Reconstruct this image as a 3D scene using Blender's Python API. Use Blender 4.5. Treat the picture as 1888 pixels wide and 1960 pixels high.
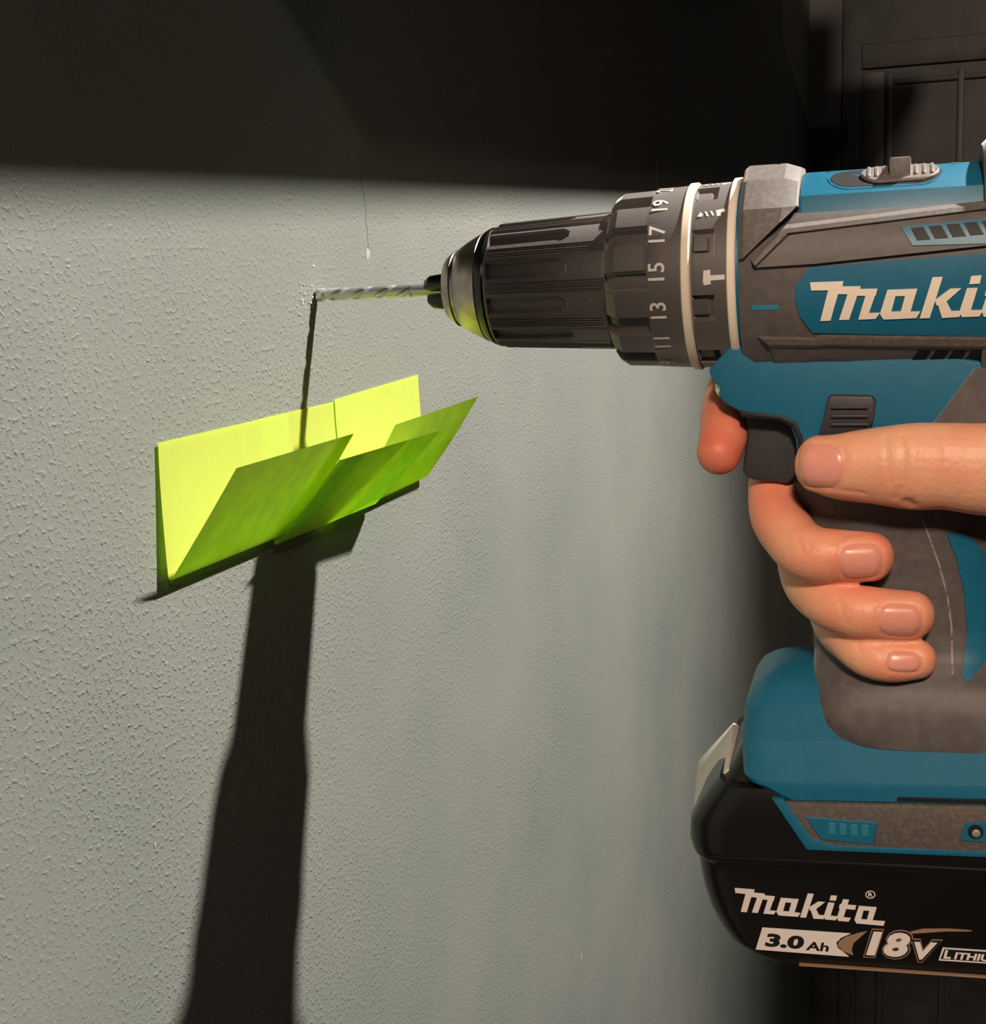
import bpy, bmesh, math, random
import numpy as np
from mathutils import Vector, Matrix
from mathutils.bvhtree import BVHTree

for o in list(bpy.data.objects):
    bpy.data.objects.remove(o)
SC = bpy.context.scene
COL = SC.collection
MM = 0.001
random.seed(4)

# ------------------------------------------------------------------ camera
# World: plaster wall is the plane y = 0 (room on the -y side), z is up, origin = where the bit meets the wall.
F, CX, CY = 2600.0, 944.0, 980.0
def unit(v):
    v = np.array(v, float)
    return v / np.linalg.norm(v)
zc = -unit((606, -12520, 2600))
fw = np.array([0, 0, 1.0])
hh = unit(fw - fw.dot(zc) * zc)
rt = np.array([1.0, 0, 0])
rr = unit(rt - rt.dot(zc) * zc - rt.dot(hh) * hh)
YAW = math.radians(70)
tc = hh * math.sin(YAW) + rr * math.cos(YAW)
nc = -hh * math.cos(YAW) + rr * math.sin(YAW)
W = np.stack([tc, -nc, zc])
def ray(px, py):
    return W @ np.array([(px - CX) / F, (CY - py) / F, 1.0])
CAM = -461.0 * ray(603, 565)
cam = bpy.data.cameras.new('camera')
cam.sensor_fit = 'HORIZONTAL'
cam.sensor_width = 36
cam.lens = 36 * F / 1888
cam.clip_start = 0.01
camo = bpy.data.objects.new('camera', cam)
COL.objects.link(camo)
Rm = Matrix([[W[i][0], W[i][1], -W[i][2]] for i in range(3)])
camo.matrix_world = Matrix.Translation(Vector(CAM * MM)) @ Rm.to_4x4()
cam.dof.use_dof = False
SC.camera = camo
SC.view_settings.view_transform = 'Standard'
SC.view_settings.look = 'None'
SC.view_settings.gamma = 1
SC.view_settings.use_curve_mapping = False
SC.view_settings.exposure = 0.0

# ------------------------------------------------------------------ world and lights
world = bpy.data.worlds.new('world')
SC.world = world
world.use_nodes = True
world.node_tree.nodes['Background'].inputs[0].default_value = (0.75, 0.8, 1.0, 1)
world.node_tree.nodes['Background'].inputs[1].default_value = 0.006

def aim(o, target):
    d = Vector(target) - o.location
    o.rotation_euler = d.to_track_quat('-Z', 'Y').to_euler()
def spot(name, loc, target, power, size, blend, radius, color):
    l = bpy.data.lights.new(name, 'SPOT')
    l.energy = power; l.spot_size = math.radians(size); l.spot_blend = blend
    l.shadow_soft_size = radius; l.color = color
    o = bpy.data.objects.new(name, l); COL.objects.link(o)
    o.location = loc; aim(o, target)
    return o
# work light: high up, out from the wall
spot('work_light', (0.390, -0.728, 0.900), (0.12, -0.04, -0.05), 148, 76, 0.9, 0.018, (1.0, 0.95, 0.88))
# ceiling lamp of the room behind the photographer
l = bpy.data.lights.new('ceiling_lamp', 'POINT'); l.energy = 9.0; l.shadow_soft_size = 0.02; l.color = (1.0, 0.8, 0.62)
o = bpy.data.objects.new('ceiling_lamp', l); COL.objects.link(o); o.location = (-1.35, -0.92, 1.05)
# fill added to brighten hand and drill, no lamp of the room
l = bpy.data.lights.new('fill_light', 'AREA'); l.energy = 23; l.shape = 'DISK'; l.size = 0.16; l.color = (1.0, 0.78, 0.60)
o = bpy.data.objects.new('fill_light', l); COL.objects.link(o); o.location = (-1.40, -0.43, 0.80); aim(o, (0.0, -0.18, -0.08))

# ------------------------------------------------------------------ drill frame (mm): x along the axis away from the wall, y away from the viewer, z up
def drill_frame(az, el, roll):
    az, el, roll = map(math.radians, (az, el, roll))
    n = np.array([0, -1, 0.0]); t = np.array([1, 0, 0.0])
    X = math.cos(el) * (math.cos(az) * n + math.sin(az) * t) + math.sin(el) * np.array([0, 0, 1.0])
    Y0 = unit(np.cross([0, 0, 1.0], X)); Z0 = np.cross(X, Y0)
    Z = Z0 * math.cos(roll) - Y0 * math.sin(roll)
    return np.stack([X, np.cross(Z, X), Z], 1)
DM = drill_frame(3, 0.6, 0)
CL = DM.T @ CAM
def at(px, py, y=0.0):
    """point of the drill frame at depth y that was measured at this place of the photograph"""
    d = DM.T @ ray(px, py)
    k = (y - CL[1]) / d[1]
    return CL + k * d
def on(px, py, yf, y=-25.0):
    q = at(px, py, y)
    for _ in range(12):
        y = 0.5 * y + 0.5 * yf(q[0], q[2])
        q = at(px, py, y)
    return q
def xz(pts, y=0.0):
    return [tuple(at(px, py, y)[[0, 2]]) for px, py in pts]
def xzs(pts, yf):
    return [tuple(on(px, py, yf)[[0, 2]]) for px, py in pts]
def wall_pt(px, py, y=0.0):
    d = ray(px, py); k = (y - CAM[1]) / d[1]
    return CAM + k * d

# ------------------------------------------------------------------ materials
def lin(c):
    return tuple(((v / 255) / 12.92 if v / 255 <= 0.04045 else ((v / 255 + 0.055) / 1.055) ** 2.4) for v in c) + (1,)
def material(name, rgb, rough=0.5, metal=0.0, noise=None, bump=None, spec=0.5, rgb2=None, coat=0.0, sheen=0.0):
    """noise = (scale, amount) mixes towards rgb2; bump = (scale, strength, distance)"""
    m = bpy.data.materials.new(name); m.use_nodes = True
    nt = m.node_tree; b = nt.nodes['Principled BSDF']
    b.inputs['Base Color'].default_value = lin(rgb)
    b.inputs['Roughness'].default_value = rough
    b.inputs['Metallic'].default_value = metal
    b.inputs['Specular IOR Level'].default_value = spec
    b.inputs['Coat Weight'].default_value = coat
    b.inputs['Sheen Weight'].default_value = sheen; b.inputs['Sheen Roughness'].default_value = 0.45; b.inputs['Sheen Tint'].default_value = (1.0, 0.9, 0.84, 1)
    tcn = nt.nodes.new('ShaderNodeTexCoord')
    if noise:
        n = nt.nodes.new('ShaderNodeTexNoise'); n.inputs['Scale'].default_value = noise[0]; n.inputs['Detail'].default_value = 5
        nt.links.new(tcn.outputs['Object'], n.inputs['Vector'])
        r = nt.nodes.new('ShaderNodeValToRGB'); r.color_ramp.elements[0].position = noise[2] if len(noise) > 2 else 0.4
        r.color_ramp.elements[1].position = noise[3] if len(noise) > 3 else 0.7
        r.color_ramp.elements[0].color = lin(rgb)
        c2 = rgb2 or tuple(min(255, v * 1.4 + 12) for v in rgb)
        a, c = lin(rgb), lin(c2)
        r.color_ramp.elements[1].color = tuple(a[i] + (c[i] - a[i]) * noise[1] for i in range(3)) + (1,)
        nt.links.new(n.outputs['Fac'], r.inputs['Fac'])
        nt.links.new(r.outputs['Color'], b.inputs['Base Color'])
    if bump:
        n2 = nt.nodes.new('ShaderNodeTexNoise'); n2.inputs['Scale'].default_value = bump[0]; n2.inputs['Detail'].default_value = 3
        nt.links.new(tcn.outputs['Object'], n2.inputs['Vector'])
        bp = nt.nodes.new('ShaderNodeBump'); bp.inputs['Strength'].default_value = bump[1]; bp.inputs['Distance'].default_value = bump[2]
        nt.links.new(n2.outputs['Fac'], bp.inputs['Height']); nt.links.new(bp.outputs['Normal'], b.inputs['Normal'])
    return m
M = {}
M['teal'] = material('teal_plastic', (20, 98, 128), 0.42, noise=(180, 0.10), bump=(2600, 0.15, 0.0002), rgb2=(60, 130, 150))
M['teal_print'] = material('teal_marking', (40, 120, 142), 0.5)
M['rubber'] = material('grey_rubber', (74, 66, 66), 0.6, sheen=0.25, spec=0.8, noise=(260, 0.25), bump=(3000, 0.2, 0.0002), rgb2=(120, 112, 106))
M['rubber_dusty'] = material('dusty_rubber', (80, 72, 69), 0.6, sheen=0.4, spec=0.8, noise=(700, 0.28, 0.45, 0.85), bump=(3000, 0.2, 0.0002), rgb2=(165, 150, 130))
M['black'] = material('black_plastic', (74, 67, 65), 0.58, sheen=0.55, spec=0.9, noise=(300, 0.25), bump=(2500, 0.15, 0.0002), rgb2=(80, 74, 72))
M['trigger'] = material('trigger_plastic', (50, 47, 51), 0.5, bump=(2500, 0.15, 0.0002))
M['gloss'] = material('glossy_black_plastic', (20, 18, 19), 0.28, spec=0.45)
M['sleeve'] = material('chuck_sleeve_plastic', (78, 70, 68), 0.55, sheen=0.7, spec=0.9, noise=(900, 0.4, 0.5, 0.75), bump=(1500, 0.25, 0.0003), rgb2=(120, 108, 100))
M['metal_dark'] = material('bronzed_steel', (160, 150, 142), 0.34, metal=1.0, noise=(200, 0.3))
M['jaw'] = material('jaw_steel', (70, 66, 64), 0.32, metal=1.0)
M['steel'] = material('bright_steel', (214, 212, 210), 0.38, metal=0.75)
M['ivory'] = material('ivory_plastic', (236, 222, 204), 0.45)
M['print'] = material('white_print', (222, 212, 206), 0.5)
M['inkdark'] = material('black_print', (22, 20, 20), 0.45)
M['bronze'] = material('bronze_print', (150, 118, 92), 0.4)
M['button'] = material('grey_button_plastic', (214, 208, 196), 0.45, noise=(200, 0.2), rgb2=(180, 172, 160))
M['lens'] = material('led_lens', (225, 232, 225), 0.1, spec=0.9)
M['cavity'] = material('dark_interior', (12, 12, 13), 0.6)
M['dust'] = material('plaster_dust', (228, 220, 208), 0.8)
M['nail'] = material('fingernail', (228, 152, 134), 0.3, noise=(300, 0.25), rgb2=(236, 178, 162))
M['darkwood'] = material('dark_paint', (60, 60, 62), 0.5, noise=(30, 0.3))

# skin: redder towards the finger tips (stored per vertex), fine relief
m = bpy.data.materials.new('skin'); m.use_nodes = True; nt = m.node_tree; b = nt.nodes['Principled BSDF']
at_n = nt.nodes.new('ShaderNodeAttribute'); at_n.attribute_name = 'flush'
tcn = nt.nodes.new('ShaderNodeTexCoord')
nz = nt.nodes.new('ShaderNodeTexNoise'); nz.inputs['Scale'].default_value = 95; nz.inputs['Detail'].default_value = 4
nt.links.new(tcn.outputs['Object'], nz.inputs['Vector'])
ad = nt.nodes.new('ShaderNodeMath'); ad.operation = 'MULTIPLY_ADD'; ad.inputs[1].default_value = 0.9; ad.inputs[2].default_value = -0.45
nt.links.new(nz.outputs['Fac'], ad.inputs[0])
ad2 = nt.nodes.new('ShaderNodeMath'); ad2.operation = 'ADD'; ad2.use_clamp = True
nt.links.new(at_n.outputs['Fac'], ad2.inputs[0]); nt.links.new(ad.outputs[0], ad2.inputs[1])
mx = nt.nodes.new('ShaderNodeMix'); mx.data_type = 'RGBA'
mx.inputs['A'].default_value = lin((236, 178, 142)); mx.inputs['B'].default_value = lin((232, 122, 98))
nt.links.new(ad2.outputs[0], mx.inputs['Factor']); nt.links.new(mx.outputs['Result'], b.inputs['Base Color'])
b.inputs['Roughness'].default_value = 0.46
b.inputs['Subsurface Weight'].default_value = 0.35
b.inputs['Subsurface Radius'].default_value = (1.0, 0.35, 0.2)
b.inputs['Subsurface Scale'].default_value = 0.003
n2 = nt.nodes.new('ShaderNodeTexNoise'); n2.inputs['Scale'].default_value = 700; n2.inputs['Detail'].default_value = 4
nt.links.new(tcn.outputs['Object'], n2.inputs['Vector'])
bp = nt.nodes.new('ShaderNodeBump'); bp.inputs['Strength'].default_value = 0.4; bp.inputs['Distance'].default_value = 0.0005
nt.links.new(n2.outputs['Fac'], bp.inputs['Height']); nt.links.new(bp.outputs['Normal'], b.inputs['Normal'])
M['skin'] = m

# painted plaster: roller stipple and small pits
m = bpy.data.materials.new('painted_plaster'); m.use_nodes = True; nt = m.node_tree; b = nt.nodes['Principled BSDF']
tcn = nt.nodes.new('ShaderNodeTexCoord')
def tex(scale, detail=4, rough=0.5):
    n = nt.nodes.new('ShaderNodeTexNoise'); n.inputs['Scale'].default_value = scale; n.inputs['Detail'].default_value = detail
    n.inputs['Roughness'].default_value = rough
    nt.links.new(tcn.outputs['Object'], n.inputs['Vector']); return n
c1 = tex(9, 5); rp = nt.nodes.new('ShaderNodeValToRGB')
rp.color_ramp.elements[0].position = 0.3; rp.color_ramp.elements[1].position = 0.72
rp.color_ramp.elements[0].color = lin((134, 138, 131)); rp.color_ramp.elements[1].color = lin((147, 148, 140))
nt.links.new(c1.outputs['Fac'], rp.inputs['Fac']); nt.links.new(rp.outputs['Color'], b.inputs['Base Color'])
b.inputs['Roughness'].default_value = 0.62; b.inputs['Specular IOR Level'].default_value = 0.3
s1 = tex(640, 3); s2 = tex(120, 2)
r1 = nt.nodes.new('ShaderNodeMapRange'); r1.inputs[1].default_value = 0.52; r1.inputs[2].default_value = 0.75
nt.links.new(s1.outputs['Fac'], r1.inputs[0])
mm_ = nt.nodes.new('ShaderNodeMath'); mm_.operation = 'MULTIPLY'   # the stipple fades where the wall was sanded smoother
r2 = nt.nodes.new('ShaderNodeMapRange'); r2.inputs[1].default_value = 0.35; r2.inputs[2].default_value = 0.65
s3 = tex(7, 3); nt.links.new(s3.outputs['Fac'], r2.inputs[0]); r2.inputs[3].default_value = 0.35
nt.links.new(r1.outputs[0], mm_.inputs[0]); nt.links.new(r2.outputs[0], mm_.inputs[1])
ad = nt.nodes.new('ShaderNodeMath'); ad.operation = 'MULTIPLY_ADD'; ad.inputs[1].default_value = 0.35
nt.links.new(s2.outputs['Fac'], ad.inputs[0]); nt.links.new(mm_.outputs[0], ad.inputs[2])
bp = nt.nodes.new('ShaderNodeBump'); bp.inputs['Strength'].default_value = 0.7; bp.inputs['Distance'].default_value = 0.0005
nt.links.new(ad.outputs[0], bp.inputs['Height']); nt.links.new(bp.outputs['Normal'], b.inputs['Normal'])
M['wall'] = m

# fluorescent paper: lets light through
m = bpy.data.materials.new('neon_paper'); m.use_nodes = True; nt = m.node_tree
out = nt.nodes['Material Output']; nt.nodes.remove(nt.nodes['Principled BSDF'])
df = nt.nodes.new('ShaderNodeBsdfDiffuse'); tl = nt.nodes.new('ShaderNodeBsdfTranslucent'); mxs = nt.nodes.new('ShaderNodeMixShader')
tcn = nt.nodes.new('ShaderNodeTexCoord'); nz = tex(160, 5)
nt.links.new(tcn.outputs['Object'], nz.inputs['Vector'])
rp = nt.nodes.new('ShaderNodeValToRGB'); rp.color_ramp.elements[0].position = 0.3; rp.color_ramp.elements[1].position = 0.7
rp.color_ramp.elements[0].color = (0.33, 0.72, 0.004, 1); rp.color_ramp.elements[1].color = (0.50, 0.95, 0.010, 1)
nt.links.new(nz.outputs['Fac'], rp.inputs['Fac']); nt.links.new(rp.outputs['Color'], tl.inputs['Color'])
df.inputs['Color'].default_value = (0.93, 0.99, 0.19, 1)
mxs.inputs[0].default_value = 0.44
nt.links.new(df.outputs[0], mxs.inputs[1]); nt.links.new(tl.outputs[0], mxs.inputs[2]); nt.links.new(mxs.outputs[0], out.inputs['Surface'])
M['paper'] = m

# ------------------------------------------------------------------ mesh helpers
class MB:
    def __init__(s): s.v = []; s.f = []
    def add(s, verts, faces):
        k = len(s.v); s.v += [tuple(map(float, v)) for v in verts]; s.f += [tuple(i + k for i in f) for f in faces]; return s
    def rings(s, rings, closed=True, cap0=True, cap1=True):
        k = len(rings[0]); vs = [p for r in rings for p in r]; fs = []
        for i in range(len(rings) - 1):
            for j in range(k if closed else k - 1):
                a = i * k + j; b_ = i * k + (j + 1) % k
                fs.append((a, b_, b_ + k, a + k))
        if cap0: fs.append(tuple(range(k))[::-1])
        if cap1: fs.append(tuple((len(rings) - 1) * k + j for j in range(k)))
        return s.add(vs, fs)
    def polar(s, prof, n=96, rf=None, caps=(True, True)):
        """prof: [(x, r)]; rf(x, theta, r) reshapes the radius. theta 0 faces the viewer (-y), positive towards +z"""
        R = []
        for x, r in prof:
            ring = []
            for j in range(n):
                th = 2 * math.pi * j / n
                q = rf(x, th, r) if rf else r
                ring.append((x, -q * math.cos(th), q * math.sin(th)))
            R.append(ring)
        return s.rings(R, True, *caps)
    def box(s, x0, x1, y0, y1, z0, z1):
        return s.add([(x, y, z) for x in (x0, x1) for y in (y0, y1) for z in (z0, z1)],
                     [(0, 1, 3, 2), (4, 6, 7, 5), (0, 4, 5, 1), (2, 3, 7, 6), (0, 2, 6, 4), (1, 5, 7, 3)])
def bm_of(mb):
    bm = bmesh.new()
    vs = [bm.verts.new(v) for v in mb.v]
    for f in mb.f:
        try: bm.faces.new([vs[i] for i in f])
        except ValueError: pass
    bmesh.ops.recalc_face_normals(bm, faces=bm.faces)
    return bm
def finish(name, bm, mat, parent=None, origin=(0, 0, 0), angle=35, matrix=None):
    """bm in mm -> one mesh object (metres)"""
    me = bpy.data.meshes.new(name)
    bmesh.ops.translate(bm, verts=bm.verts, vec=-Vector(origin))
    bmesh.ops.scale(bm, verts=bm.verts, vec=(MM, MM, MM))
    bm.to_mesh(me); bm.free()
    for p in me.polygons: p.use_smooth = True
    me.set_sharp_from_angle(angle=math.radians(angle))
    o = bpy.data.objects.new(name, me); COL.objects.link(o)
    me.materials.append(mat)
    if parent: o.parent = parent
    if matrix is not None: o.matrix_world = matrix
    return o
def bevel(bm, off, seg=2, ang=30):
    es = [e for e in bm.edges if len(e.link_faces) == 2 and e.calc_face_angle(0) > math.radians(ang)]
    if off > 0: bmesh.ops.bevel(bm, geom=es, offset=off, segments=seg, profile=0.6, affect='EDGES', clamp_overlap=True)
    return bm
def extrude_bm(poly, y0, y1, off=0.0, seg=2):
    """polygon in the x-z plane, extruded from y0 to y1"""
    mb = MB(); k = len(poly)
    mb.add([(x, y0, z) for x, z in poly] + [(x, y1, z) for x, z in poly],
           [tuple(range(k)), tuple(range(2 * k - 1, k - 1, -1))] + [(i, (i + 1) % k, k + (i + 1) % k, k + i) for i in range(k)])
    return bevel(bm_of(mb), off, seg)
def grid_cut(bm, step, axes=(0, 2)):
    bmesh.ops.triangulate(bm, faces=bm.faces)
    for ax in axes:
        lo = min(v.co[ax] for v in bm.verts); hi = max(v.co[ax] for v in bm.verts)
        k = math.floor(lo / step) + 1
        while k * step < hi - 1e-6:
            no = [0, 0, 0]; no[ax] = 1; co = [0, 0, 0]; co[ax] = k * step
            bmesh.ops.bisect_plane(bm, geom=bm.verts[:] + bm.edges[:] + bm.faces[:], plane_co=co, plane_no=no, dist=1e-5)
            k += 1
def patch_bm(polys, yf, lift=0.6, depth=2.0, step=3.0):
    """polygons of the x-z plane laid on the near side y = yf(x, z), proud of it by lift, with a skirt going depth into it"""
    bm = bmesh.new()
    for n_, poly in enumerate(polys):
        vs = [bm.verts.new((x, n_ * 0.5, z)) for x, z in poly]
        bm.faces.new(vs)
    bmesh.ops.recalc_face_normals(bm, faces=bm.faces)
    grid_cut(bm, step)
    bmesh.ops.remove_doubles(bm, verts=bm.verts, dist=1e-4)
    top = bm.faces[:]
    tv = bm.verts[:]
    be = [e for e in bm.edges if len(e.link_faces) == 1]
    ex = bmesh.ops.extrude_edge_only(bm, edges=be)
    nv = [g for g in ex['geom'] if isinstance(g, bmesh.types.BMVert)]
    for v in tv: v.co.y = yf(v.co.x, v.co.z) - lift - v.co.y * 0.006
    for v in nv: v.co.y = yf(v.co.x, v.co.z) + depth
    bmesh.ops.recalc_face_normals(bm, faces=bm.faces)
    return bm
def text_bm(body, size=1.0, shear=0.0, bold=0.0):
    cu = bpy.data.curves.new('lettering', 'FONT'); cu.body = body; cu.size = size; cu.shear = shear; cu.offset = bold
    cu.resolution_u = 3
    ob = bpy.data.objects.new('lettering', cu); COL.objects.link(ob)
    me = ob.to_mesh()
    bm = bmesh.new(); bm.from_mesh(me)
    ob.to_mesh_clear(); bpy.data.objects.remove(ob); bpy.data.curves.remove(cu)
    return bm        # in the x-y plane
def bounds2(bm):
    xs = [v.co.x for v in bm.verts]; ys = [v.co.y for v in bm.verts]
    return min(xs), max(xs), min(ys), max(ys)
def tag(o, label=None, cat=None, group=None, kind=None):
    if label: o['label'] = label
    if cat: o['category'] = cat
    if group: o['group'] = group
    if kind: o['kind'] = kind
    return o

# ------------------------------------------------------------------ the setting
def wbox(name, x0, x1, y0, y1, z0, z1, mat, parent=None, off=0.0):
    return finish(name, bevel(bm_of(MB().box(x0, x1, y0, y1, z0, z1)), off), mat, parent)
wall = tag(wbox('wall_back', -1400, 1424, 0, 120, -1500, 1300, M['wall']), kind='structure')
tag(wbox('light_blocker', -1400, -480, -222, 0, -1500, 1300, M['darkwood']), kind='structure')  # unseen dark block, added to keep the fill off the back wall
far = tag(wbox('wall_far', 1424, 1520, -1500, 120, -1500, 1300, M['darkwood']), kind='structure')
tag(wbox('floor', -1400, 1424, -1500, 0, -1520, -1500, M['darkwood']), kind='structure')
# panelled door in the far wall
def far_pt(px, py, x=1424.0):
    d = ray(px, py); k = (x - CAM[0]) / d[0]
    return CAM + k * d
door = tag(wbox('door_1', 1412, 1424, -1100, -42, -1500, 300, M['darkwood'], off=2), kind='structure')
zr1, zr0 = far_pt(1760, 78)[2], far_pt(1760, 126)[2]
ya, yb, yc = far_pt(1652, 200)[1], far_pt(1705, 200)[1], far_pt(1840, 200)[1]
wbox('head_rail', 1404, 1412, -1100, ya, zr0, zr1, M['darkwood'], door, 2)
wbox('moulding', 1406, 1412, -1100, yb - 6, far_pt(1760, 160)[2], far_pt(1760, 150)[2], M['darkwood'], door, 1.5)
for yy in (yb, yc):
    wbox('moulding', 1405, 1412, yy - 4, yy + 4, -1480, zr0 - 8, M['darkwood'], door, 1.5)
wbox('stile', 1406, 1412, yb + 6, ya, -1490, zr0 - 4, M['darkwood'], door, 2)
# deep shelf above the frame; its shadow is the dark upper part of the wall
shelf = bpy.data.objects.new('wall_shelf', None); COL.objects.link(shelf); shelf.location = (0.3, -0.09, 0.245)
tag(shelf, 'deep dark wall shelf above the drill, out of the picture at the top', 'shelf')
def shelf_box(name, *a):
    o = finish(name, bevel(bm_of(MB().box(*a)), 1.5), M['darkwood'], shelf, (300, -90, 245)); return o
shelf_box('board', -222, 1000, -180, 0, 245, 269)
for bx in (-150, 820): shelf_box('bracket', bx, bx + 24, -120, 0, 269, 374)

# hairline crack, paint chips (parts of the wall)
def strip(name, pts, width, mat, lift):
    mb = MB(); L = []
    for i, p in enumerate(pts):
        w = width * (0.5 + 0.9 * random.random()) / 2
        L.append((p, w))
    vs = []
    for p, w in L: vs += [(p[0] - w, -lift, p[2]), (p[0] + w, -lift, p[2])]
    mb.add(vs, [(2 * i, 2 * i + 1, 2 * i + 3, 2 * i + 2) for i in range(len(L) - 1)])
    return finish(name, bm_of(mb), mat, wall)
M['crackm'] = material('crack_shadowed_filler', (112, 118, 108), 0.8)
M['chipm'] = material('bare_plaster', (176, 172, 164), 0.85)
pts = []
for i in range(14):
    k = i / 13
    p = wall_pt(686 + 22 * k + random.uniform(-2, 2), 285 + 200 * k); pts.append(p)
strip('crack', pts, 0.7, M['crackm'], 0.06)
strip('crack', [wall_pt(1258 + random.uniform(-1, 1), 305 + 60 * i / 5) for i in range(6)], 4.5, M['chipm'], 0.06)
def chip(px, py, w, h, n=9):
    c = wall_pt(px, py); vs = []
    for j in range(n):
        a = 2 * math.pi * j / n; q = random.uniform(0.6, 1.1)
        vs.append((c[0] + w * q * math.cos(a), -0.12, c[2] + h * q * math.sin(a)))
    vs.append((c[0], -0.35, c[2]))
    finish('paint_chip', bm_of(MB().add(vs, [(j, (j + 1) % n, n) for j in range(n)])), M['chipm'], wall)
for a in ((704, 487, 2.4, 2.6), (1113, 1832, 1.5, 3.4), (1108, 1850, 1.0, 1.2), (318, 1270, 0.7, 0.8), (296, 1618, 0.6, 0.8), (1098, 1507, .7, .6), (318, 1812, .5, .6), (130, 510, .7, .6), (420, 700, .5, .4)): chip(*a)

# ------------------------------------------------------------------ sticky notes
def note(t0, t1, gap, hinge, top, bow, label, slant=0.0, curl=0.0, z_top=-35.5, skew=0.0):
    """strip glued at its top edge to the wall, folded in half; hinge and top are (out, z) in mm"""
    hx, hz = hinge; N = 12
    prof = []
    for i in range(N + 1):
        k = i / N
        z = z_top + (hz + 1.2 - z_top) * k
        prof.append((gap + (hx - gap) * k ** 2 + bow * math.sin(math.pi * k) * k, z))
    prof.append((hx + 0.25, hz + 0.2)); prof.append((hx + 0.9, hz)); 
    for i in range(1, N + 1):
        k = i / N
        prof.append((hx + 0.9 + (top[0] - hx - 0.9) * k + bow * 0.8 * math.sin(math.pi * k), hz + (top[1] - hz) * k))
    U = 14; R = []
    for j in range(U + 1):
        u = j / U; t = t0 + (t1 - t0) * u
        ring = []
        for i, (o_, z) in enumerate(prof):
            k = i / (len(prof) - 1)
            fl = max(0.0, (k - 0.5) * 2)
            ring.append((t + skew * (z_top - z) / 38, -(o_ + curl * (u - 0.5) * 2 * fl), z + slant * (u - 0.5) * (t1 - t0)))
        R.append(ring)
    mb = MB().rings(R, closed=False, cap0=False, cap1=False)
    bm = bm_of(mb)
    o = finish('sticky_note', bm, M['paper'], None, ((t0 + t1) / 2, 0, hz), 60)
    o.location = Vector(((t0 + t1) / 2, 0, hz)) * MM
    return tag(o, label, 'sticky note', 'folded yellow notes catching the drilling dust')
note(-102.5, -27.5, 0.9, (2.8, -73.0), (24.9, -41.8), 0.25, 'yellow-green folded sticky note with the widest open pocket, its back lit under the bit', -0.03, -0.3, -35.2, -4.5)
note(-46, 30, 0.45, (3.0, -77.0), (29.5, -49.6), 0.5, 'yellow-green folded sticky note between two others, its flap standing out in front of both', -0.03, 1.8, -36.9, -1.0)
note(7.5, 83.6, 0.9, (2.2, -77.6), (25.0, -45.4), 0.8, 'yellow-green folded sticky note nearest the drill, its flap half hidden behind the neighbouring flap', 0.0, 1.4, -36.5, -2.0)

# ------------------------------------------------------------------ drill
ORI = (190.0, 0.0, -214.5)
def frame_matrix(origin):
    m4 = Matrix([[DM[i][0], DM[i][1], DM[i][2], 0] for i in range(3)] + [[0, 0, 0, 1]])
    m4.translation = Vector(DM @ np.array(origin)) * MM
    return m4
drill = bpy.data.objects.new('cordless_drill', None); COL.objects.link(drill)
drill.matrix_world = frame_matrix(ORI)
tag(drill, 'teal and black cordless hammer drill held against the grey-green wall', 'power drill')
def part(name, bm, mat, parent=None, angle=35, label=None):
    o = finish(name, bm, mat, parent or drill, ORI, angle)
    if label: o['label'] = label
    return o
VIEW = math.radians(2.2)   # angle round the axis that faces the viewer
def wrap(a): return (a + math.pi) % (2 * math.pi) - math.pi

# chuck
def jaw_bm(k):
    a = VIEW + math.radians(28 + 120 * k)
    pr = []
    for x, r0, r1, hw in ((40.6, 1.6, 4.4, 1.6), (42.5, 1.6, 6.0, 2.6), (50.5, 1.6, 7.2, 3.0)):
        ring = []
        for w_, r_ in ((-hw * 0.6, r0), (hw * 0.6, r0), (hw, r1 * 0.8), (hw * .5, r1), (-hw * 0.5, r1), (-hw, r1 * 0.8)):
            y = -r_ * math.cos(a) - w_ * math.sin(a); z = r_ * math.sin(a) - w_ * math.cos(a)
            ring.append((x, y, z))
        pr.append(ring)
    return bevel(bm_of(MB().rings(pr)), 0.25, 1)
chuck = part('chuck', bm_of(MB().polar([(48.3, 2.0), (48.3, 9.4), (48.7, 10.2), (51.0, 12.0), (51.6, 12.3), (51.9, 11.9), (52.8, 12.2), (53.1, 12.9), (56.0, 14.7), (60.0, 16.8), (61.6, 17.5), (62.0, 17.2), (62.0, 12)], 128)), M['metal_dark'], label='bronze-coloured steel nose of the chuck')
for k in range(3): part('jaw', jaw_bm(k), M['jaw'], chuck)
part('seal_ring', bm_of(MB().polar([(61.8, 12), (61.8, 17.3), (63.0, 18.2), (64.6, 18.9), (65.4, 18.6), (65.4, 12)], 96)), M['gloss'], chuck)
def sleeve_r(x, th, r):
    if 66.2 < x < 104.0:
        a = wrap((th - VIEW - math.radians(14.5)) * 11) / 11
        if abs(a) < math.radians(7.6):
            # long recess with a rounded end
            e = 92.5 - 2.5 * (a / math.radians(7.6)) ** 2
            if x < e: r -= 1.7
        g = wrap((th - VIEW + math.radians(1.8)) * 11) / 11
        if abs(g) < math.radians(5.4):
            r += 0.15 + 0.38 * math.cos(g / math.radians(5.4) * math.pi * 4.5)
    return r
px_ = [(65.2, 14), (65.2, 18.6), (65.9, 19.2), (66.15, 19.3), (66.3, 19.3)] + [(66.3 + 0.85 * i, 19.4 + 0.046 * 0.85 * i) for i in range(1, 45)] + [(104.2, 21.1), (104.8, 20.8), (104.8, 12)]
part('sleeve', bm_of(MB().polar(px_, 990, sleeve_r)), M['sleeve'], chuck, 30, 'ribbed black plastic sleeve of the chuck')

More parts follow.
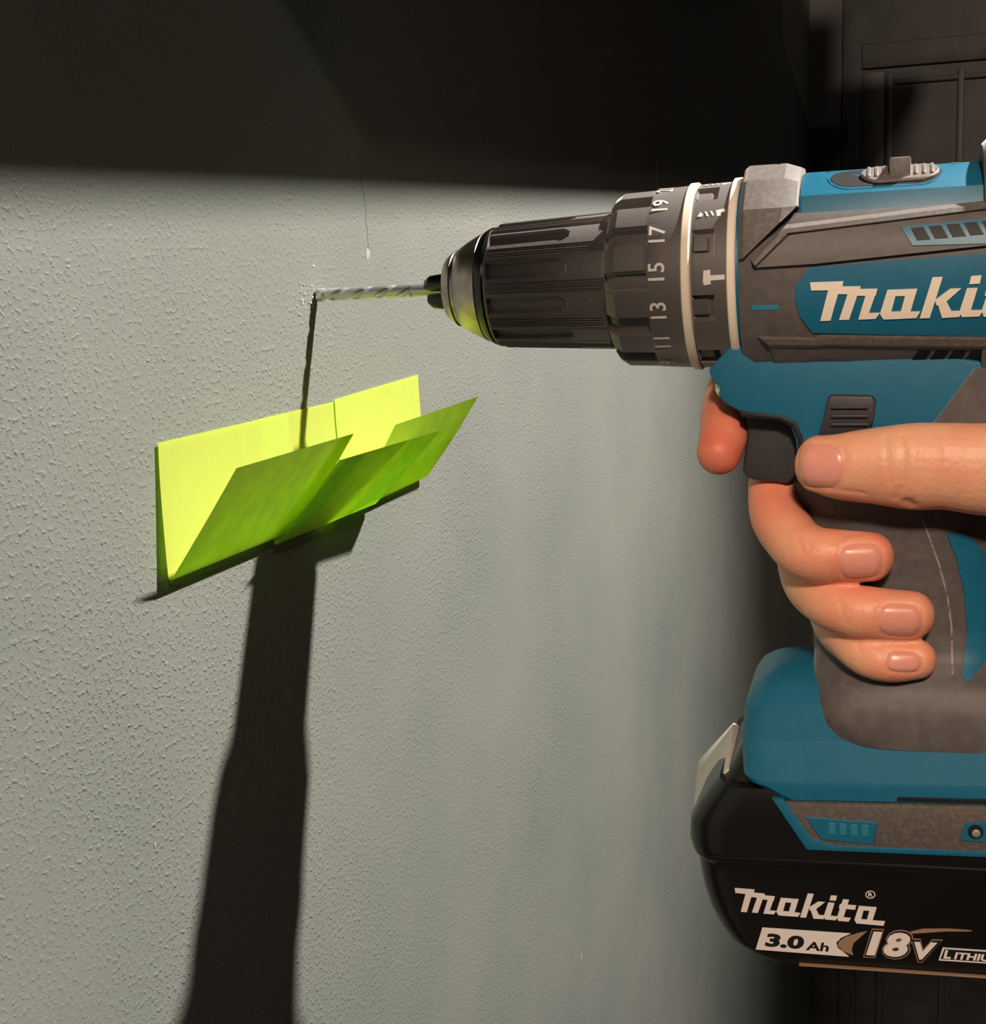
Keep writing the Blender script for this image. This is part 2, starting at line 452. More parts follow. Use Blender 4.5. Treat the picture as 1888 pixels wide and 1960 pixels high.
# torque collar
def collar_r(x, th, r):
    a = wrap((th - VIEW + math.radians(1)) * 12) / 12
    if x < 118.2 and abs(a) < math.radians(5.4): r -= 3.0
    elif x < 118.2 and abs(a) < math.radians(6.6): r -= 1.0
    return r
cp = [(105.2, 12), (105.2, 23.6), (106.4, 25.4), (108.6, 26.8)] + [(108.6 + 0.8 * i, 26.8 + 0.03 * i) for i in range(1, 13)] + [(118.6, 27.3), (123, 27.6), (128.8, 27.9), (128.8, 12)]
collar = part('torque_collar', bm_of(MB().polar(cp, 720, collar_r)), M['black'], None, 28, 'black torque collar with white numbers')
CR = 27.75
def cyl_y(R):
    return lambda x, z: -math.sqrt(max(0.01, R * R - z * z))
def ring_text(txt, x0, theta, h, R, parent):
    bm = text_bm(txt, 1.0, 0, 0.012)
    a, b_, c, d = bounds2(bm); s = h / (d - c)
    grid_cut(bm, 0.12, (0,))
    for v in bm.verts:
        u = (v.co.x - (a + b_) / 2) * s; w = (v.co.y - (c + d) / 2) * s
        th = theta + u / R
        v.co = (x0 - w, -(R + 0.1) * math.cos(th), (R + 0.1) * math.sin(th))
    return part('number_print', bm, M['print'], parent)
for txt, ang in (('9', -67), ('11', -43), ('13', -19.5), ('15', 4.5), ('17', 28.5), ('19', 52), ('21', 75)):
    ring_text(txt, 121.6, VIEW + math.radians(ang), 4.9, CR - 0.1, collar)
part('collar_ring', bm_of(MB().polar([(128.6, 12), (128.6, 28.0), (129.0, 28.6), (130.9, 28.7), (131.4, 28.2), (131.4, 12)], 128)), M['ivory'], None, 40, 'ivory ring beside the numbered collar')
def mode_r(x, th, r):
    a = wrap((th - VIEW - math.radians(21)) * 9) / 9
    if 132.2 < x < 138.6 and abs(a) < math.radians(8.2): r -= 2.4
    if 132.2 < x < 136.6 and abs(a) < math.radians(5.0): r += 1.3
    return r
mp = [(131.2, 12), (131.2, 26.5), (131.9, 27.9)] + [(132.0 + 0.55 * i, 28.0 + 0.015 * i) for i in range(1, 18)] + [(142.2, 28.3), (142.2, 12)]
mode = part('mode_collar', bm_of(MB().polar(mp, 720, mode_r)), M['black'], None, 28, 'black mode collar with hammer and drill symbols')
part('mode_ring', bm_of(MB().polar([(142.0, 12), (142.0, 28.6), (142.4, 29.3), (144.2, 29.4), (144.7, 28.9), (144.7, 12)], 128)), M['ivory'], None, 40, 'ivory ring beside the hammer symbol')
part('gear_ring', bm_of(MB().polar([(144.5, 12), (144.5, 28.6), (145.9, 28.6), (145.9, 12)], 128)), M['teal'], None, 40, 'thin teal ring behind the mode collar')
MY = cyl_y(28.15)
part('hammer_symbol', patch_bm([xzs([(1347, 518), (1360, 516), (1361, 544), (1348, 546), (1346, 540)], MY), xzs([(1360, 527), (1395, 525), (1395, 534), (1360, 537)], MY)], MY, 0.12, 0.3, 2), M['print'], mode)
def cyl_quads(quads, R):
    mb = MB()
    for q in quads:
        k = len(q); mb.add([(x, -(R + 0.12) * math.cos(VIEW + math.radians(a)), (R + 0.12) * math.sin(VIEW + math.radians(a))) for x, a in q], [tuple(range(k))])
    return bm_of(mb)
for a0 in (40.0, 76.0):
    part('drill_symbol', cyl_quads([[(133.2, a0 - 1.6), (134.0, a0 + 1.8), (135.0, a0 - 0.2), (134.4, a0 - 2)], [(135.2, a0 + 2.0), (135.8, a0 + 2.2), (136.6, a0 - 1.6), (136.0, a0 - 1.8)], [(136.8, a0 + 2.2), (137.4, a0 + 2.4), (138.2, a0 - 1.4), (137.6, a0 - 1.6)], [(138.5, a0 + 2.6), (141.0, a0 + 3.6), (141.4, a0 + 1), (140.0, a0 + 0.4), (140.2, a0 - 2), (139.0, a0 - 2.2)]], 28.15), M['print'], mode)

# motor housing
BA, BB, BP = 30.5, 30.0, 2.5
BT_ = 24.5   # the flatter upper half
def body_y(x, z):
    q = 1 - min(0.995, abs(z / (BT_ if z > 0 else BB))) ** BP
    return -BA * q ** (1 / BP)
def sup_ring(x, a, b_, p, n=96, zc_=0.0):
    r = []
    for j in range(n):
        th = 2 * math.pi * j / n; c, s = math.cos(th), math.sin(th)
        r.append((x, -a * math.copysign(abs(c) ** (2 / p), c), zc_ + (b_ * (BT_ / BB if (s > 0 and p == BP) else 1.0)) * math.copysign(abs(s) ** (2 / p), s)))
    return r
rings = [sup_ring(145.6, 24, 23, BP), sup_ring(145.6, 29.0, 28.0, BP)] + [sup_ring(x, BA, BB, BP) for x in (149, 170, 190, 215, 232)] + [sup_ring(240, 28, 27, BP), sup_ring(244, 22, 21, BP)]
housing = part('motor_housing', bm_of(MB().rings(rings)), M['rubber'], None, 40, 'dark grey rubber-coated motor housing')
# front gear block with a peaked top
GB = [(-31.4, 2), (-30.6, 13), (-28.4, 19.5), (-19, 27.8), (-8, 32.3), (8, 32.3), (19, 27.8), (28.4, 19.5), (30.6, 13), (31.4, 2)]
gr = []
for x, s in ((145.9, 0.965), (147.4, 1.0), (158.2, 1.0), (162.5, 0.955)):
    lo = 5.5 + max(0.0, x - 147) * 0.92
    gr.append([(x, y * s, max(z * s, lo)) for y, z in GB])
part('gear_block', bevel(bm_of(MB().rings(gr)), 0.7, 2), M['rubber_dusty'], None, 14, 'dusty black block in front of the teal switch plate')
part('direction_mark', bm_of(MB().add([(150.5, -6.2, 32.75), (156.5, -8.4, 32.5), (157, -5.0, 32.6)], [(0, 1, 2)])), M['teal_print'], None)
# upper band, raised, with a chamfered upper edge
def band(name, pts, lift, mat, label=None, depth=3.0):
    return part(name, patch_bm([xzs(pts, lambda x, z: body_y(x, z) - lift)], body_y, lift, depth, 3), mat, None, 32, label)
def ledge(name, lines, mat):
    """strip of facets: lines = [(px points, lift)], laid on the housing"""
    rows = []
    for pts, lift in lines:
        row = []
        for (xa, ya_), (xb, yb_) in zip(pts, pts[1:]):
            for k in range(10):
                q = on(xa + (xb - xa) * k / 10, ya_ + (yb_ - ya_) * k / 10, lambda x, z: body_y(x, z) - lift)
                row.append(q)
        row.append(on(*pts[-1], lambda x, z: body_y(x, z) - lift)); rows.append(row)
    return part(name, bm_of(MB().rings(rows, closed=False, cap0=False, cap1=False)), mat, None, 12)
ledge('upper_rib', [([(1436, 496), (1496, 430), (1960, 373)], -0.4), ([(1441, 503), (1502, 438), (1960, 381)], 2.9), ([(1446, 509), (1508, 446), (1960, 390)], 2.9), ([(1449, 513), (1511, 451), (1960, 395)], 0.5)], M['rubber_dusty'])
ub = band('upper_band', [(1447, 512), (1512, 450), (1960, 390), (1960, 462), (1560, 505)], 1.5, M['rubber'], 'smooth dark grey band above the teal nameplate')
VF = lambda x, z: body_y(x, z) - 1.5
vent = part('vent_plate', patch_bm([xzs([(1724, 434), (1960, 410), (1960, 464), (1748, 470)], VF)], VF, 0.35, 2, 3), M['teal'], ub)
VF2 = lambda x, z: body_y(x, z) - 1.9
for i in range(6):
    x = 1748 + 34 * i; y = 434 - 3.2 * i
    part('vent_slot', patch_bm([xzs([(x - 4, y + 2), (x + 20, y), (x + 34, y + 24), (x + 8, y + 26)], VF2)], VF2, 0.15, 0.6, 2), M['cavity'], ub)
part('nameplate', patch_bm([xzs([(1550, 512), (1960, 478), (1960, 646), (1556, 637), (1532, 606), (1524, 575), (1523, 548)], body_y)], body_y, 0.7, 2, 3), M['teal'], None, 32, 'teal side nameplate with white lettering')
part('alignment_mark', patch_bm([xzs([(1440, 584), (1492, 583), (1492, 592), (1440, 594)], body_y)], body_y, 0.2, 0.6, 3), M['teal_print'], None)
ledge('lower_rib', [([(1448, 643), (1562, 644), (1572, 638), (1960, 642)], -0.3), ([(1458, 650), (1566, 651), (1576, 646), (1960, 651)], 2.0), ([(1470, 660), (1570, 661), (1580, 659), (1960, 664)], 2.2), ([(1476, 667), (1570, 667), (1580, 665), (1960, 670)], 0.4)], M['rubber_dusty'])
lb = band('lower_band', [(1475, 664), (1960, 668), (1960, 712), (1700, 704), (1560, 700), (1486, 698)], 0.8, M['rubber'])
VF3 = lambda x, z: body_y(x, z) - 0.8
part('lower_vent_edge', patch_bm([xzs([(1740, 690), (1960, 694), (1960, 700), (1742, 695)], VF3)], VF3, 0.5, 1, 3), M['rubber_dusty'], lb)
for i in range(5):
    x = 1748 + 34 * i
    part('vent_slot', patch_bm([xzs([(x + 10, 671), (x + 36, 671), (x + 24, 689), (x - 2, 688)], VF3)], VF3, 0.2, 0.6, 2), M['cavity'], lb)

# wordmark strokes (measured on the nameplate at 3.445 x, origin 1340, 280)
WM = [
 [(728, 897), (948, 889), (936, 948), (735, 951)], [(852, 930), (925, 930), (862, 1150), (795, 1152)],
 [(915, 924), (1062, 922), (1050, 975), (905, 975)], [(985, 945), (1052, 945), (985, 1143), (918, 1146)],
 [(1020, 941), (1172, 938), (1160, 985), (1010, 986)], [(1105, 945), (1172, 938), (1116, 1098), (1045, 1143)], [(1062, 1100), (1190, 1097), (1158, 1138), (1045, 1143)],
 [(1238, 946), (1302, 944), (1262, 1095), (1232, 1142), (1210, 1140), (1188, 1105)], [(1238, 946), (1435, 938), (1420, 985), (1228, 990)],
 [(1195, 1092), (1345, 1087), (1318, 1138), (1212, 1142)], [(1366, 942), (1435, 938), (1388, 1095), (1312, 1138)], [(1335, 1090), (1455, 1088), (1428, 1132), (1312, 1138)],
 [(1535, 863), (1602, 860), (1516, 1132), (1450, 1135)], [(1552, 1012), (1652, 938), (1726, 935), (1620, 1030), (1560, 1050)], [(1562, 1020), (1622, 1012), (1660, 1086), (1650, 1128), (1598, 1132)], [(1642, 1086), (1735, 1083), (1710, 1125), (1600, 1132)],
 [(1762, 935), (1832, 933), (1785, 1088), (1728, 1126), (1712, 1090)], [(1720, 1081), (1872, 1078), (1842, 1122), (1728, 1126)], [(1790, 855), (1858, 850), (1846, 905), (1776, 910)],
 [(1925, 880), (1992, 878), (1930, 1082), (1872, 1124), (1858, 1085)], [(1890, 938), (2070, 932), (2058, 980), (1878, 985)], [(1862, 1080), (2012, 1076), (1985, 1120), (1872, 1124)],
 [(2100, 933), (2164, 931), (2124, 1082), (2094, 1129), (2072, 1127), (2050, 1092)], [(2100, 933), (2297, 925), (2282, 972), (2090, 977)],
 [(2057, 1079), (2207, 1074), (2180, 1125), (2074, 1129)], [(2228, 929), (2297, 925), (2250, 1082), (2174, 1125)], [(2197, 1077), (2390, 1068), (2372, 1120), (2174, 1125)]]
NF = lambda x, z: body_y(x, z) - 0.7
part('wordmark', patch_bm([xzs([(1340 + x / 3.445, 280 + y / 3.445) for x, y in s], NF) for s in WM], NF, 0.45, 0.3, 4), M['ivory'], None, 40, 'white raised maker lettering')

# teal switch plate on top with the two-speed slider
def crown(y): return 29.4 - 0.0145 * y * y
def top_ring(x, s=1.0, dz=0.0):
    return [(x, y * s, z + dz) for y, z in [(-25.2, 15.5)] + [(y, crown(y)) for y in (-22, -17, -11, -6, 0, 6, 11, 17, 22)] + [(25.2, 15.5)]]
tp = [top_ring(161.6, 0.94, -1.2), top_ring(163.0), top_ring(212.6), top_ring(213.6, 0.95, -1.0)]
plate = part('switch_plate', bevel(bm_of(MB().rings(tp)), 0.5, 2, 40), M['teal'], None, 30, 'light-catching teal plate with the two-speed slider')
def oval(x0, x1, y0, y1, z, n=40):
    r = (y1 - y0) / 2; pts = []
    for j in range(n):
        a = 2 * math.pi * j / n
        cx = x1 - r if math.cos(a) >= 0 else x0 + r
        yy = (y0 + y1) / 2 + r * math.sin(a); pts.append((cx + r * math.cos(a), yy, z - 28.6 + crown(yy)))
    return pts
part('slider_slot', bm_of(MB().rings([oval(171, 201.5, -19.5, -7.0, 28.2), oval(171, 201.5, -19.5, -7.0, 28.85)])), M['cavity'], plate)
part('slot_rim', bm_of(MB().rings([oval(170.2, 202.3, -20.3, -6.2, 28.3), oval(170.2, 202.3, -20.3, -6.2, 28.75)])), M['teal'], plate)
sl = part('speed_slider', bevel(bm_of(MB().rings([oval(179.5, 201, -18.6, -8, 28.7), oval(179.5, 201, -18.6, -8, 29.8)])), 0.3, 1), M['rubber_dusty'], plate, 30, 'grey ribbed two-speed slider')
part('slider_grip', bevel(bm_of(MB().box(187.4, 193.2, -17.0, -5.0, 24.0, 31.6)), 0.7, 2), M['rubber_dusty'], sl)
for rx in (181.6, 183.8, 186.0, 194.6, 196.8, 199.0):
    part('slider_rib', bevel(bm_of(MB().add([(rx + a, y, crown(y) + h) for a in (-0.5, 0.5) for y in (-16.8, -9.8) for h in (0.6, 1.7)], [(0, 1, 3, 2), (4, 6, 7, 5), (0, 4, 5, 1), (2, 3, 7, 6), (0, 2, 6, 4), (1, 5, 7, 3)])), 0.2, 1), M['rubber_dusty'], sl)
for txt, cx in (('1', 169.5), ('2', 203.5)):
    bm = text_bm(txt, 1.0, 0, 0.02); a, b_, c, d = bounds2(bm)
    for v in bm.verts: v.co = (cx + (v.co.x - a) * 7, -5 + (v.co.y - c) * 10, crown(-5 + (v.co.y - c) * 10) + 0.12)
    part('speed_number', bm, M['teal_print'], plate)
# raised rear housing
rh = [sup_ring(212.5, 27, 34, 3), sup_ring(215, 29, 36.5, 3), sup_ring(238, 29, 36, 3), sup_ring(246, 22, 28, 3)]
part('rear_cover', bm_of(MB().rings(rh)), M['rubber_dusty'], None, 40)

# lower teal housing above the trigger, and the handle
LH = xz([(1363, 703), (1370, 720), (1386, 736), (1381, 748), (1392, 764), (1425, 782), (1490, 792), (1516, 806), (1527, 832), (1532, 880), (1550, 915), (1620, 905), (1800, 850), (1960, 830), (1960, 700), (1600, 640), (1420, 640)], -12)
lower = part('trigger_housing', extrude_bm(LH, -20.5, 20.5, 4.0, 3), M['teal'], None, 30, 'teal housing above the trigger')
led = at(1390, 742, -15)
bm = bmesh.new(); bmesh.ops.create_uvsphere(bm, u_segments=20, v_segments=12, radius=3.3)
bmesh.ops.translate(bm, verts=bm.verts, vec=tuple(led)); part('work_lamp_lens', bm, M['lens'], lower, 60, 'small clear lamp lens')
HY = [(-30.6, 166.2, 226, 19.6), (-49.9, 158.4, 221, 19.5), (-69.1, 157.1, 219, 18.5), (-90.0, 160.7, 219, 18.2), (-107.0, 163.7, 221, 18.2), (-115.4, 164.1, 224, 19.2), (-120.2, 164.1, 230, 22.5), (-124.1, 164.2, 240, 26), (-129.8, 164.5, 246, 28.2), (-135.4, 165.9, 248, 29), (-139.1, 168.8, 249, 29.3), (-141.4, 173.6, 249, 29.3)]
def interp(tab, z):
    for (z0, *a), (z1, *b_) in zip(tab, tab[1:]):
        if z1 <= z <= z0:
            k = (z - z0) / (z1 - z0); k = k * k * (3 - 2 * k) * 0.4 + k * 0.6
            return [p + (q - p) * k for p, q in zip(a, b_)]
    return list(tab[0][1:]) if z > tab[0][0] else list(tab[-1][1:])
def handle_y(x, z, p=2.6):
    x0, x1, w = interp(HY, z); c = (x0 + x1) / 2; h = (x1 - x0) / 2
    return -w * (1 - min(0.98, abs((x - c) / h)) ** p) ** (1 / p)
def sup_z(z, x0, x1, w, p, n=72):
    c = (x0 + x1) / 2; h = (x1 - x0) / 2; r = []
    for j in range(n):
        th = 2 * math.pi * j / n; cc, s = math.cos(th), math.sin(th)
        r.append((c + h * math.copysign(abs(cc) ** (2 / p), cc), w * math.copysign(abs(s) ** (2 / p), s), z))
    return r
def hp(z): return 2.6 + 4.5 * min(1.0, max(0.0, (-120 - z) / 12))
hr = [sup_z(z, *interp(HY, z), hp(z)) for z in np.linspace(HY[0][0], HY[-1][0], 60)]
handle = part('handle', bm_of(MB().rings(hr)), M['rubber'], None, 50, 'dark rubber grip')
part('backstrap', patch_bm([xzs([(1866, 706), (1960, 700), (1960, 820), (1786, 812)], lambda x, z: -21.0)], lambda x, z: -20.5, 1.2, 3, 4), M['rubber'], lower)
part('grip_inlay', patch_bm([xzs([(1813, 1022), (1838, 1019), (1864, 1033), (1888, 1060), (1930, 1120), (1930, 1200), (1888, 1262), (1852, 1306), (1843, 1292), (1852, 1210), (1846, 1130), (1832, 1070)], handle_y)], handle_y, 0.5, 1, 3), M['teal'], handle, 40, 'teal inlay in the grip')
M['seam'] = material('worn_seam', (150, 135, 128), 0.5, noise=(500, 0.8, 0.45, 0.6), rgb2=(66, 58, 58))
sm_pts = [(1762, 985), (1778, 1030), (1796, 1080), (1812, 1140), (1820, 1200), (1822, 1290)]
part('grip_seam', patch_bm([xzs(sm_pts + [(x + 4, y) for x, y in sm_pts[::-1]], handle_y)], handle_y, 0.15, 0.5, 3), M['seam'], handle)
# trigger and direction lever
TR = xz([(1428, 786), (1500, 793), (1524, 806), (1531, 830), (1536, 905), (1510, 925), (1436, 916), (1421, 902), (1426, 870), (1432, 830)], -11)
part('trigger', extrude_bm(TR, -13.0, 13.0, 1.8, 3), M['trigger'], None, 30, 'black speed trigger under the index finger')
part('trigger_boot', extrude_bm(xz([(1424, 776), (1500, 783), (1530, 795), (1543, 824), (1548, 912), (1537, 912), (1532, 832), (1522, 808), (1498, 795), (1426, 789)], -9), -20.9, 20.9, 1.0, 2), M['cavity'], None)
SLP = xz([(1585, 760), (1592, 756), (1668, 757), (1678, 766), (1674, 800), (1660, 828), (1574, 842), (1566, 836), (1580, 790)], -23)
lev = part('direction_lever', extrude_bm(SLP, -25.5, 25.5, 1.5, 2), M['trigger'], None, 30, 'black ribbed direction lever')
for yy in (779, 796, 812):
    g = xz([(1592, yy - 3), (1664, yy - 3), (1662, yy + 3), (1590, yy + 3)], -25.5)
    part('lever_rib', extrude_bm(g, -26.6, -24.5, 0.4, 2), M['trigger'], lev)

# foot
def rrect(z, x0, x1, w, r, n=7):
    pts = []
    for cx, cy, a0 in ((x1 - r, w - r, 0), (x0 + r, w - r, 90), (x0 + r, -w + r, 180), (x1 - r, -w + r, 270)):
        for i in range(n):
            a = math.radians(a0 + 90 * i / (n - 1)); pts.append((cx + r * math.cos(a), cy + r * math.sin(a), z))
    return pts
FT = [(-122.8, 158.0, 170, 5, 3), (-123.7, 153.2, 170, 11, 6), (-125.3, 149.4, 241, 17, 7), (-127.7, 146.5, 241, 21, 8), (-132.1, 143.9, 241, 25, 8), (-141.9, 142.6, 241.5, 26.8, 8), (-142.6, 142.6, 241.5, 27.4, 8), (-151.3, 143.9, 243, 36, 9), (-152.7, 144.9, 243, 36.4, 9), (-157.2, 152.6, 243, 36.4, 9)]
def tilt(rings, k=0.05):
    return [[(x, y, z + k * (x - 145)) for x, y, z in r] for r in rings]
foot = part('foot', bm_of(MB().rings(tilt([rrect(*a) for a in FT]))), M['teal'], None, 24, 'teal foot of the drill above the battery')
BW = 36.6
sk = part('foot_skirt', extrude_bm(xz([(1500, 1535), (1960, 1545), (1960, 1642), (1555, 1622)], -BW), -BW - 0.3, BW + 0.3, 1.2, 2), M['rubber_dusty'], foot, 30, 'worn dark band round the foot')
part('skirt_trim', extrude_bm(xz([(1478, 1528), (1500, 1530), (1556, 1604), (1600, 1617), (1960, 1631), (1960, 1643), (1545, 1626)], -BW), -BW - 0.5, -BW + 6, 0.4, 2), M['teal'], foot)
win = part('window_recess', extrude_bm(xz([(1542, 1563), (1682, 1574), (1673, 1617), (1572, 1607)], -BW - 0.4), -BW - 0.75, -BW + 1, 0.3, 1), M['teal'], sk)
for i in range(4):
    x = 1586 + 21 * i
    part('window_bar', extrude_bm(xz([(x, 1574 + 1.5 * i), (x + 15, 1575 + 1.5 * i), (x + 15, 1598 + i), (x, 1597 + i)], -BW - 0.7), -BW - 1.0, -BW, 0.2, 1), M['teal_print'], win)
scp = part('screw_plate', extrude_bm(xz([(1847, 1576), (1905, 1571), (1905, 1614), (1838, 1609)], -BW - 0.4), -BW - 0.75, -BW + 1, 0.3, 1), M['teal'], sk)
c = at(1868, 1592, -BW - 0.7)
bm = bm_of(MB().rings([[(c[0] + 2.2 * math.cos(a), yy, c[2] + 2.2 * math.sin(a)) for a in np.linspace(0, 2 * math.pi, 24, endpoint=False)] for yy in (-BW - 0.95, -BW)]))
part('screw_hole', bm, M['cavity'], scp)
bm = bm_of(MB().rings([[(c[0] + 0.2 + q * math.cos(a), yy, c[2] - 0.4 + q * math.sin(a)) for a in np.linspace(0, 2 * math.pi, 16, endpoint=False)] for yy, q in ((-BW - 1.25, 0.7), (-BW - 1.1, 1.2), (-BW, 1.2))]))
part('screw', bm, M['steel'], scp)
part('slot', extrude_bm(xz([(1718, 1526), (1960, 1531), (1960, 1537), (1718, 1532)], -BW), -BW - 0.55, -BW + 3, 0.2, 1), M['cavity'], foot)

# battery pack
BT = [(-154.5, 136, 237, 34.5, 11), (-158, 133, 237, 35.6, 12), (-163.1, 129.3, 237, 36, 12), (-168.1, 126.6, 237, 36.2, 12), (-174.0, 126.2, 237, 36.4, 12), (-178.1, 127.4, 237, 36.8, 12), (-179.8, 129.0, 236.5, 36, 11), (-183.8, 129.6, 236.5, 36, 10), (-190.1, 130.6, 236.5, 36, 10), (-196.4, 132.4, 236.5, 36, 10), (-201.7, 134.8, 236.5, 36, 10), (-206.6, 138.0, 236, 35.7, 9), (-210.1, 142.2, 235.5, 35, 9), (-213.1, 148.0, 234, 33.6, 9), (-214.4, 153.2, 232, 31.5, 9)]
NO = [(-139.5, 144.5, 156, 19, 6), (-146, 142.4, 156, 24.5, 8), (-152, 139.6, 156, 28, 9), (-158, 134.6, 156, 32, 10), (-164, 129.8, 156, 35, 11)]
bat = part('battery_pack', bm_of(MB().rings(tilt([rrect(*a) for a in BT], 0.04)).rings([rrect(*a) for a in NO])), M['gloss'], None, 28, 'glossy black battery with white print')
bq = [at(1328, 1558, -23), at(1395, 1472, -23), at(1407, 1383, 20), at(1338, 1458, 20)]
off = np.array((-0.82, -0.1, 0.57))
part('release_button', bevel(bm_of(MB().rings([[q - off * 6 for q in bq], [q + off * 0.5 for q in bq]])), 0.7, 2), M['button'], bat, 30, 'pale grey release button on the end of the battery')
part('rim', extrude_bm(xz([(1350, 1638), (1960, 1668), (1960, 1676), (1352, 1646)], -37), -37.2, -35.5, 0.3, 1), M['gloss'], bat)
part('edge_line', extrude_bm(xz([(1530, 1845), (1960, 1874), (1960, 1877), (1530, 1848)], -35), -35.4, -34, 0.1, 1), M['bronze'], bat)
BY = -36.0
# zoomed print coordinates: 3.211 x, origin 1300, 1560
def zb(pts): return xz([(1300 + x / 3.211, 1560 + y / 3.211) for x, y in pts], BY)
flat = lambda x, z: BY
def wm_map(x, y):
    k = (x - 728) / 1.797
    return 343 + k, 447 + (y - 897) / 1.797 + 0.118 * k
part('wordmark', patch_bm([zb([wm_map(x, y) for x, y in s]) for s in WM], flat, 0.15, 0.3, 30), M['print'], bat)
cR = np.array((1177, 488))
ringo = [tuple(cR + (31 * math.cos(a), 25 * math.sin(a))) for a in np.linspace(0, 2 * math.pi, 28, endpoint=False)]
ringi = [tuple(cR + (25 * math.cos(a), 19.5 * math.sin(a))) for a in np.linspace(0, 2 * math.pi, 28, endpoint=False)]
mbr = MB(); oo = zb(ringo); ii = zb(ringi)
mbr.add([(x, BY - 0.15, z) for x, z in oo] + [(x, BY - 0.15, z) for x, z in ii], [(j, (j + 1) % 28, 28 + (j + 1) % 28, 28 + j) for j in range(28)])
part('registered_mark', bm_of(mbr), M['print'], bat)
def bat_text(name, body, x0, y0, x1, y1, hgt, mat, lift, shear=0.0, bold=0.0, base=None):
    """lettering whose baseline runs from zoomed point (x0,y0) to (x1,y1) with cap height hgt (zoomed px)"""
    bm = text_bm(body, 1.0, shear, bold); a, b_, c, d = bounds2(bm)
    if base is None: base = c
    for v in bm.verts:
        u = (v.co.x - a) / (b_ - a); w = (v.co.y - c) / (d - c)
        q = zb([(x0 + (x1 - x0) * u, y0 + (y1 - y0) * u - hgt * w)])[0]
        v.co = (q[0], BY - lift, q[1])
    bmesh.ops.recalc_face_normals(bm, faces=bm.faces)
    return part(name, bm, mat, bat)
bat_text('registered_letter', 'R', 1164, 500, 1192, 501, 25, M['print'], 0.16, 0, 0.03)
part('capacity_panel', patch_bm([zb([(513, 690), (1058, 727), (1000, 752), (968, 782), (975, 815), (1045, 870), (472, 825)])], flat, 0.15, 0.3, 30), M['print'], bat)
bat_text('capacity_print', '3.0', 528, 806, 770, 826, 84, M['inkdark'], 0.22, 0.12, 0.05)
bat_text('capacity_print', 'Ah', 778, 828, 922, 838, 54, M['inkdark'], 0.22, 0.12, 0.03)
part('swoosh', patch_bm([zb([(975, 800), (985, 775), (1030, 745), (1110, 722), (1160, 712), (1120, 745), (1075, 785), (1062, 825), (1072, 862), (1010, 835)]), zb([(1420, 716), (1500, 698), (1650, 697), (1800, 708), (1795, 714), (1640, 714), (1500, 724), (1430, 728)])], flat, 0.17, 0.3, 30), M['bronze'], bat)
for body, xa, ya, xb, yb, hg in (('18', 1142, 868, 1428, 884, 168), ('V', 1436, 894, 1612, 902, 128)):
    bat_text('voltage_outline', body, xa - 10, ya + 8, xb + 12, yb + 8, hg + 18, M['bronze'], 0.19, 0.22, 0.075)
    bat_text('voltage_outline', body, xa - 4, ya + 3, xb + 5, yb + 3, hg + 6, M['inkdark'], 0.22, 0.22, 0.06)
for body, xa, ya, xb, yb, hg in (('18', 1150, 860, 1422, 876, 152), ('V', 1446, 884, 1590, 890, 108)):
    bat_text('voltage_print', body, xa, ya, xb, yb, hg, M['print'], 0.26, 0.22, 0.045)
part('type_panel', patch_bm([zb([(1622, 814), (2200, 852), (2185, 930), (1596, 892)])], flat, 0.15, 0.3, 30), M['print'], bat)
part('type_panel', patch_bm([zb([(1632, 822), (2195, 860), (2182, 922), (1690, 889), (1608, 884)])], flat, 0.18, 0.3, 30), M['inkdark'], bat)
bat_text('type_print', 'L', 1625, 880, 1672, 883, 54, M['print'], 0.23, 0.2, 0.045)
bat_text('type_print', 'ITHIUM-ION', 1690, 884, 2180, 918, 44, M['print'], 0.23, 0.2, 0.035)

# ------------------------------------------------------------------ drill bit (two-flute masonry bit)
br = []
NB = 40
for i in range(111):
    x = 0.4 + i * 0.41
    ring = []
    tw = 2 * math.pi * x / 17.0
    for j in range(NB):
        th = 2 * math.pi * j / NB
        q = abs(math.sin(th - tw))
        r = 2.15 if x > 35 else 1.32 + 0.83 * min(1.0, max(0.0, (q - 0.30) / 0.28))
        if x > 35: r = 2.0
        if x < 4: r = 1.1 + 1.3 * min(1, q * 1.3)
        if x < 1.2: r *= 0.35 + 0.65 * (x - 0.4) / 0.8
        ring.append((x, -r * math.cos(th), r * math.sin(th)))
    br.append(ring)
bit = finish('drill_bit', bm_of(MB().rings(br)), M['steel'], None, (44, 0, 0), 50)
bit.matrix_world = frame_matrix((44, 0, 0))
tag(bit, 'bright steel twist bit clamped in the chuck, its tip biting the wall', 'drill bit')
# dust flung round the tip
bm = bmesh.new(); rng = random.Random(9)
for i in range(70):
    g = rng.random()
    px = 590 + rng.gauss(0, 12); py = 566 + rng.gauss(0, 22)
    if rng.random() < 0.5: px = 597 + rng.gauss(0, 6); py = 556 + rng.gauss(0, 8)
    p = wall_pt(px, py, -0.1); s = rng.uniform(0.12, 0.34)
    mt = Matrix.Translation(Vector(p)) @ Matrix.Rotation(rng.uniform(0, 3), 4, 'Y') @ Matrix.Diagonal((s * rng.uniform(.5, 2.4), s, s * rng.uniform(.5, 1.2), 1))
    bmesh.ops.create_icosphere(bm, subdivisions=1, radius=1.0, matrix=mt)
du = finish('drilling_dust', bm, M['dust']); tag(du, 'pale plaster dust clinging to the wall around the bit tip', 'dust', kind='stuff')

